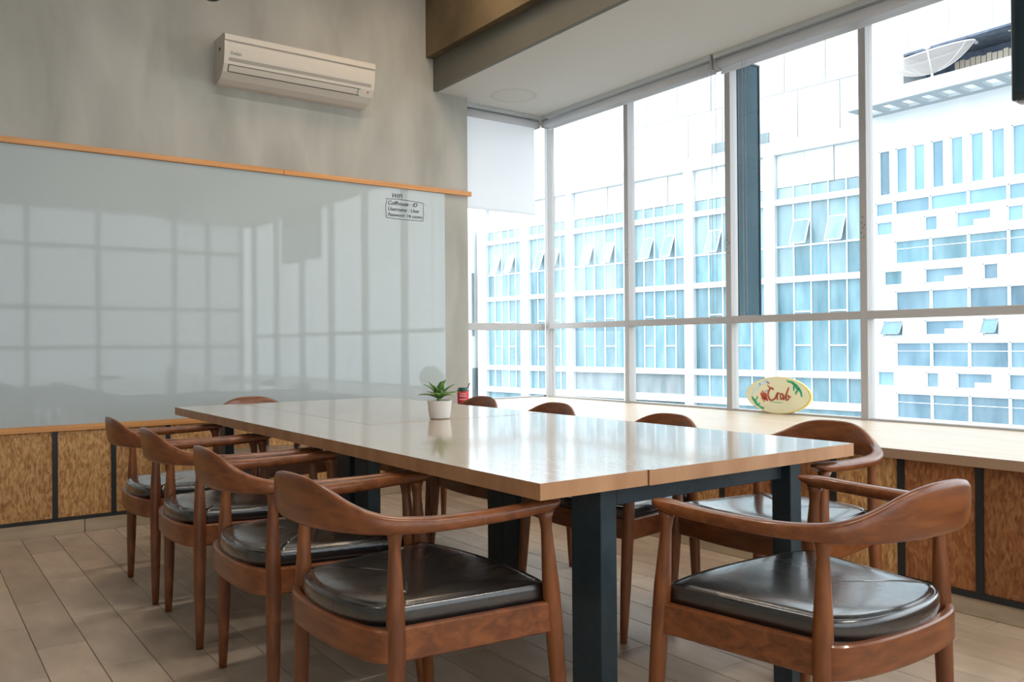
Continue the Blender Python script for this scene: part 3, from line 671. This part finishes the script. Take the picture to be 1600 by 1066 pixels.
for bi, (a, b) in enumerate(bays):
    w = (a-b)/5
    for ri, (z0, z1, m) in enumerate(((-1.27, -.33, BG1), (-.06, 3.51, BG1), (3.76, 6.70, BG2), (6.95, 7.41, BG2))):
        fr = MB()
        if not (bi in (2, 3) and ri == 0):
            for k in range(1, 5): bb(fr, b+w*k-.022, b+w*k+.022, z0, z1, .06, .2, FRM)
        if ri == 2: bb(fr, b, a, 4.96, 5.03, .06, .2, FRM)
        if ri == 1:
            for k in (1, 3): bb(fr, b+w*k, b+w*(k+1), .94, .99, .06, .2, FRM); bb(fr, b+w*k, b+w*(k+1), 2.3, 2.35, .06, .2, FRM)
        if not fr.v: bb(fr, b, a, z0, z0+.03, .06, .2, FRM)
        fo = fr.build('window', B1)
        if bi in (2, 3) and ri == 0: pane(fo, b, a, z0-.6, z1, GREYF); continue
        for k in range(5):
            if ri == 2:
                pane(fo, b+w*k+.02, b+w*(k+1)-.02, 3.76, 4.96, BG1 if (k+bi) % 3 else BG2); 
                pane(fo, b+w*k+.02, b+w*(k+1)-.02, 5.03, 6.7, m)
                if k in (1, 3):
                    s = MB(); z_b, z_t = 5.03, 6.05; tilt = .42
                    for (u0, u1, q0, q1) in ((b+w*k+.02, b+w*k+.06, 0, 1), (b+w*(k+1)-.06, b+w*(k+1)-.02, 0, 1), (b+w*k+.02, b+w*(k+1)-.02, 0, .05), (b+w*k+.02, b+w*(k+1)-.02, .95, 1)):
                        P = lambda u, q_, dx: (.05-tilt*(1-q_)+dx, u, z_b+(z_t-z_b)*q_+Z0)
                        vs = [P(u, q_, dx) for dx in (0, .04) for u in (u0, u1) for q_ in (q0, q1)]
                        s.add(vs, [(0, 1, 3, 2), (4, 6, 7, 5), (0, 4, 5, 1), (2, 3, 7, 6), (0, 2, 6, 4), (1, 5, 7, 3)], FRM)
                    vs = [P(u, q_, dx) for dx in (.015, .025) for u in (b+w*k+.03, b+w*(k+1)-.03) for q_ in (.02, .98)]
                    s.add(vs, [(0, 1, 3, 2), (4, 6, 7, 5), (0, 4, 5, 1), (2, 3, 7, 6), (0, 2, 6, 4), (1, 5, 7, 3)], BG2)
                    s.build('open_sash', fo)
            else: pane(fo, b+w*k+.02, b+w*(k+1)-.02, z0, z1, m)
# lower storeys
m2 = MB()
for (a, b) in bays:
    bb(m2, b, a, -4.3, -1.57, .12, .2, BG1); bb(m2, b, a, -8.5, -4.6, .12, .2, BG1)
m2.build('lower_glazing', B1)
# set-back upper storeys with cladding panels
up = MB(); bb(up, -8.4, 4.4, 8.7, 21, 1.6, 12, WHITEF); uo = up.build('upper_wall', B1)
for r_ in range(5):
    for k in range(7):
        u0 = -8.38+1.85*k+(.6 if r_ % 2 else 0); m2 = MB(); bb(m2, u0+.02, min(u0+1.83, 4.4), 9.5+2.3*r_, 9.5+2.3*r_+2.27, 1.53, 1.62, WHITEF); m2.build('cladding_panel', uo)
m2 = MB(); bb(m2, -3.9, -1.1, 9.3, 9.95, .5, .58, GREYF); m2.build('roof_parapet', B1)
# annex at the left edge
AN = tag(empty('annex_building', (26.6, 40.7, -9), -h), 'plain white annex with dark lower wall at the corner window\'s left edge', 'building')
MB().box(0, 9, -.2, 9, 0, 16.6, WHITEF).build('wall', AN)
MB().box(-.02, .95, -.27, -.2, 0, 8.75, ANXG).build('lower_wall', AN)
MB().box(-.02, .13, -.27, -.2, 10.6, 14.2, ANXG).build('window', AN)
# ---- right building, parallel to the window wall
XB2, YB2 = 32.48, 18.42
KS = .86
B2 = tag(empty('hotel_building', (XB2*KS, YB2*KS, CZ*(1-KS)-9*KS)), 'white building with blue ribbon windows seen through the right window', 'building')
B2.scale = (KS, KS, KS)
def b2(mb, u0, u1, z0, z1, x0, x1, m): mb.box(x0, x1, min(u0, u1), max(u0, u1), z0+Z0, z1+Z0, m)
# openings: (u0,u1,z0,z1,material, number of panes)
OP = []
for k, (a, b) in enumerate([(.63, .14), (-.1, -.58), (-.81, -1.29), (-1.55, -2.03), (-2.28, -2.76), (-3.02, -3.5), (-3.75, -4.24), (-4.48, -4.96), (-5.22, -5.7), (-5.95, -6.43)]):
    OP.append((a, b, 7.03, 8.86, BG3 if k == 0 else BG4, 'tall'))
UC = [(-.03, -1.455), (-1.475, -2.895), (-2.915, -4.31), (-4.335, -5.75), (-5.77, -7.2)]
for a, b in UC:
    OP.append((a, b, 6.18, 6.77, BG4, 'rib')); OP.append((a, b, 4.2, 5.13, BG1, 'rib')); OP.append((a, b, 2.28, 3.1, BG3, 'rib')); OP.append((a, b, .08, 1.05, BG3, 'rib')); OP.append((a, b, -1.99, -.98, BG3, 'rib'))
OP += [(.8, .03, 6.2, 6.75, BG4, 's'), (.78, .06, 5.42, 5.97, BG4, 's'), (-1.24, -1.76, 5.4, 5.98, BG4, 's'), (-2.46, -3.74, 5.38, 5.98, BG4, 'L'), (-4.29, -4.85, 5.4, 5.98, BG4, 's'),
       (.46, -.33, 3.36, 3.95, BG1, 's'), (-1.23, -2.73, 3.35, 3.93, BG3, 'L'), (-3.43, -3.97, 3.35, 3.95, BG3, 's'), (-5.2, -5.75, 3.35, 3.95, BG3, 's'),
       (.47, -.33, 1.3, 1.92, BG1, 'o'), (-1.22, -2.73, 1.33, 1.9, BG3, 'L'), (-3.43, -3.97, 1.3, 1.92, BG4, 'o'), (-5.2, -5.75, 1.33, 1.92, BG3, 's'),
       (.78, .04, -.72, -.12, BG1, 's'), (-1.25, -1.76, -.72, -.12, BG3, 's'), (-2.43, -3.73, -.72, -.12, BG3, 'L'), (-4.28, -5.1, -.72, -.12, BG3, 's')]
body = MB(); b2(body, .92, -14, -10.8, 10.75, .25, 14, WHITEF); bo = body.build('wall', B2)
# facade skin with real openings: cut into cells
us = sorted({round(v, 3) for o_ in OP for v in o_[:2]} | {.92, -14.0}); zs = sorted({round(v, 3) for o_ in OP for v in o_[2:4]} | {-10.8, 10.75})
skin = MB(); T_, i0 = .25, None
def is_open(u, z): return any(min(o_[0], o_[1]) < u < max(o_[0], o_[1]) and o_[2] < z < o_[3] for o_ in OP)
for zi in range(len(zs)-1):
    zc = (zs[zi]+zs[zi+1])/2; start = None
    for ui in range(len(us)-1):
        solid = not is_open((us[ui]+us[ui+1])/2, zc)
        if solid and start is None: start = us[ui]
        if start is not None and (not solid or ui == len(us)-2):
            end = us[ui] if not solid else us[ui+1]
            b2(skin, start, end, zs[zi], zs[zi+1], 0, T_, WHITEF); start = None
skin.build('facade', B2)
for (a, b, z0, z1, m, kind) in OP:
    fr = MB(); t = .035
    for (c0, c1, d0, d1) in ((a, a-t, z0, z1), (b+t, b, z0, z1), (a, b, z0, z0+t), (a, b, z1-t, z1)): b2(fr, c0, c1, d0, d1, .04, .12, FRM)
    if kind == 'L': b2(fr, a-(a-b)*.52, b, z0, z0+(z1-z0)*.42, .0, .14, WHITEF)
    if kind == 'rib' and z1-z0 > .9: b2(fr, a, b, z0+.48*(z1-z0)+.15, z0+.48*(z1-z0)+.17, .1, .13, FRM)
    fo = fr.build('window', B2)
    g = MB(); b2(g, a-t, b+t, z0+t, z1-t, .12, .16, m); g.build('glass_pane', fo)
    if kind == 'o':
        s = MB(); P = lambda u, q_, dx: (.02-.3*(1-q_)+dx, u, z0+.08+(z1-z0-.1)*q_+Z0); BF = [(0, 1, 3, 2), (4, 6, 7, 5), (0, 4, 5, 1), (2, 3, 7, 6), (0, 2, 6, 4), (1, 5, 7, 3)]
        for (u0, u1, q0, q1) in ((a, a-.05, 0, 1), (b+.05, b, 0, 1), (a, b, 0, .08), (a, b, .92, 1)): s.add([P(u, q_, dx) for dx in (0, .04) for u in (u0, u1) for q_ in (q0, q1)], BF, GREYF)
        s.add([P(u, q_, dx) for dx in (.015, .02) for u in (a-.03, b+.03) for q_ in (.03, .97)], BF, BG4); s.build('open_sash', fo)
# canopy with square openings
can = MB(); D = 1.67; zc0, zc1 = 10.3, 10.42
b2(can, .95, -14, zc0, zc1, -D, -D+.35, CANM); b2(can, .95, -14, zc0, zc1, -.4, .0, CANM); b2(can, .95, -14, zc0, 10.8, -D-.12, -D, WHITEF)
u = .95
while u > -14:
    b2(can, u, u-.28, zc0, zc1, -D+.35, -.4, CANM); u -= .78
can.build('canopy', B2)
m2 = MB(); b2(m2, .95, -14, 10.72, 11.0, 0, .12, WHITEF); m2.build('roof_parapet', B2)
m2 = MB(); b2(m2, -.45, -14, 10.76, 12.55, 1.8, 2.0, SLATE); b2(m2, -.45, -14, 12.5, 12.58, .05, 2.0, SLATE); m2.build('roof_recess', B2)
m2 = MB(); b2(m2, .95, -.44, 10.75, 14.2, .05, 12, WHITEF); b2(m2, .95, -14, 12.58, 19, .04, 12, WHITEF); m2.build('upper_wall', B2)
for k in range(9):
    m3 = MB(); b2(m3, .9-1.6*k, .9-1.6*k-1.57, 12.75, 15.9, .0, .05, WHITEF); m3.build('cladding_panel', B2)
for k in range(26):
    m3 = MB(); b2(m3, -2.0-.2*k, -2.0-.2*k-.17, 10.75, 12.0+.03*math.sin(k*2.3), 1.0, 1.05, SLATW); m3.build('slat', B2)
for a_, b_ in ((-3.0, 12.5), (-4.2, 12.62)):
    m3 = MB().lathe([(.05, 0), (.09, .06), (.05, .13)], (.6, a_, b_+Z0-.15), CHAINM, 8).build('bulb_lamp', B2)
# satellite dish on the roof
dh = tag(empty('satellite_dish', ((XB2-.35)*KS, (YB2-1.8)*KS, CZ+(11.38-CZ)*KS)), 'white mesh satellite dish on the roof across the street', 'satellite dish')
dm = Matrix.Rotation(math.radians(-5), 4, 'X') @ Matrix.Rotation(math.radians(-14), 4, 'Y')
dh.scale = (KS, KS, KS)
RD = 1.62; vs, fs = [], []; nr, ns = 7, 28
for i in range(nr+1):
    for k in range(ns):
        r_ = RD*i/nr; a_ = 2*PI*k/ns; vs.append(tuple(dm @ Vector((r_*math.cos(a_), r_*math.sin(a_), .26*(r_*r_)))))
for i in range(nr):
    for k in range(ns): fs.append((i*ns+k, i*ns+(k+1) % ns, (i+1)*ns+(k+1) % ns, (i+1)*ns+k))
me = bpy.data.meshes.new('reflector'); me.from_pydata(vs, [], fs); me.materials.append(DISHM); link('reflector', me, dh)
mb = MB(); mb.tube([vs[nr*ns+k % ns] for k in range(ns+1)], .022, FRM, 6, False); mb.build('rim', dh)
for k in range(0, ns, 4): MB().tube([vs[i*ns+k] for i in range(1, nr+1)], .012, FRM, 5).build('rib', dh)
fp = dm @ Vector((0, 0, .95))
MB().tube([tuple(dm @ Vector((0, 0, .02))), tuple(fp)], .02, FRM, 6).build('feed_arm', dh)
MB().lathe([(.08, 0), (.13, .05), (.13, .18), (.05, .22)], tuple(fp), FRM, 12).build('feed_horn', dh)
MB().tube([(0, 0, 0), (0, 0, -.65)], .05, FRM, 8).build('mount', dh)
# bamboo-like bush outside, low in the second bay
bs = tag(empty('bush', (21.2, 26.4, -9)), 'yellow-green feathery bush low outside the second window bay', 'bush')
BUSH = mat('yellow_green_leaf', (.45, .55, .15), .7); random.seed(3); mb = MB()
for k in range(90):
    a_ = random.uniform(0, 2*PI); l_ = random.uniform(.3, .7); base = Vector((random.uniform(-.2, .2), random.uniform(-.3, .3), random.uniform(6.6, 7.8)))
    tip = base+Vector((math.cos(a_)*l_*.5, math.sin(a_)*l_*.5, l_*.8)); sdv = Vector((-math.sin(a_), math.cos(a_), 0))*.03
    mb.add([base-sdv*.3, base.lerp(tip, .5)+sdv, tip, base.lerp(tip, .5)-sdv, base+Vector((0, 0, .02))], [(0, 1, 4), (1, 2, 4), (2, 3, 4), (3, 0, 4)], BUSH)
tag(mb.build('foliage', bs), kind='stuff')
MB().tube([(0, 0, 0), (.02, 0, 4), (0, .02, 7.6)], [.08, .05, .02], SLATW, 7).build('stem', bs)
bpy.context.view_layer.update()
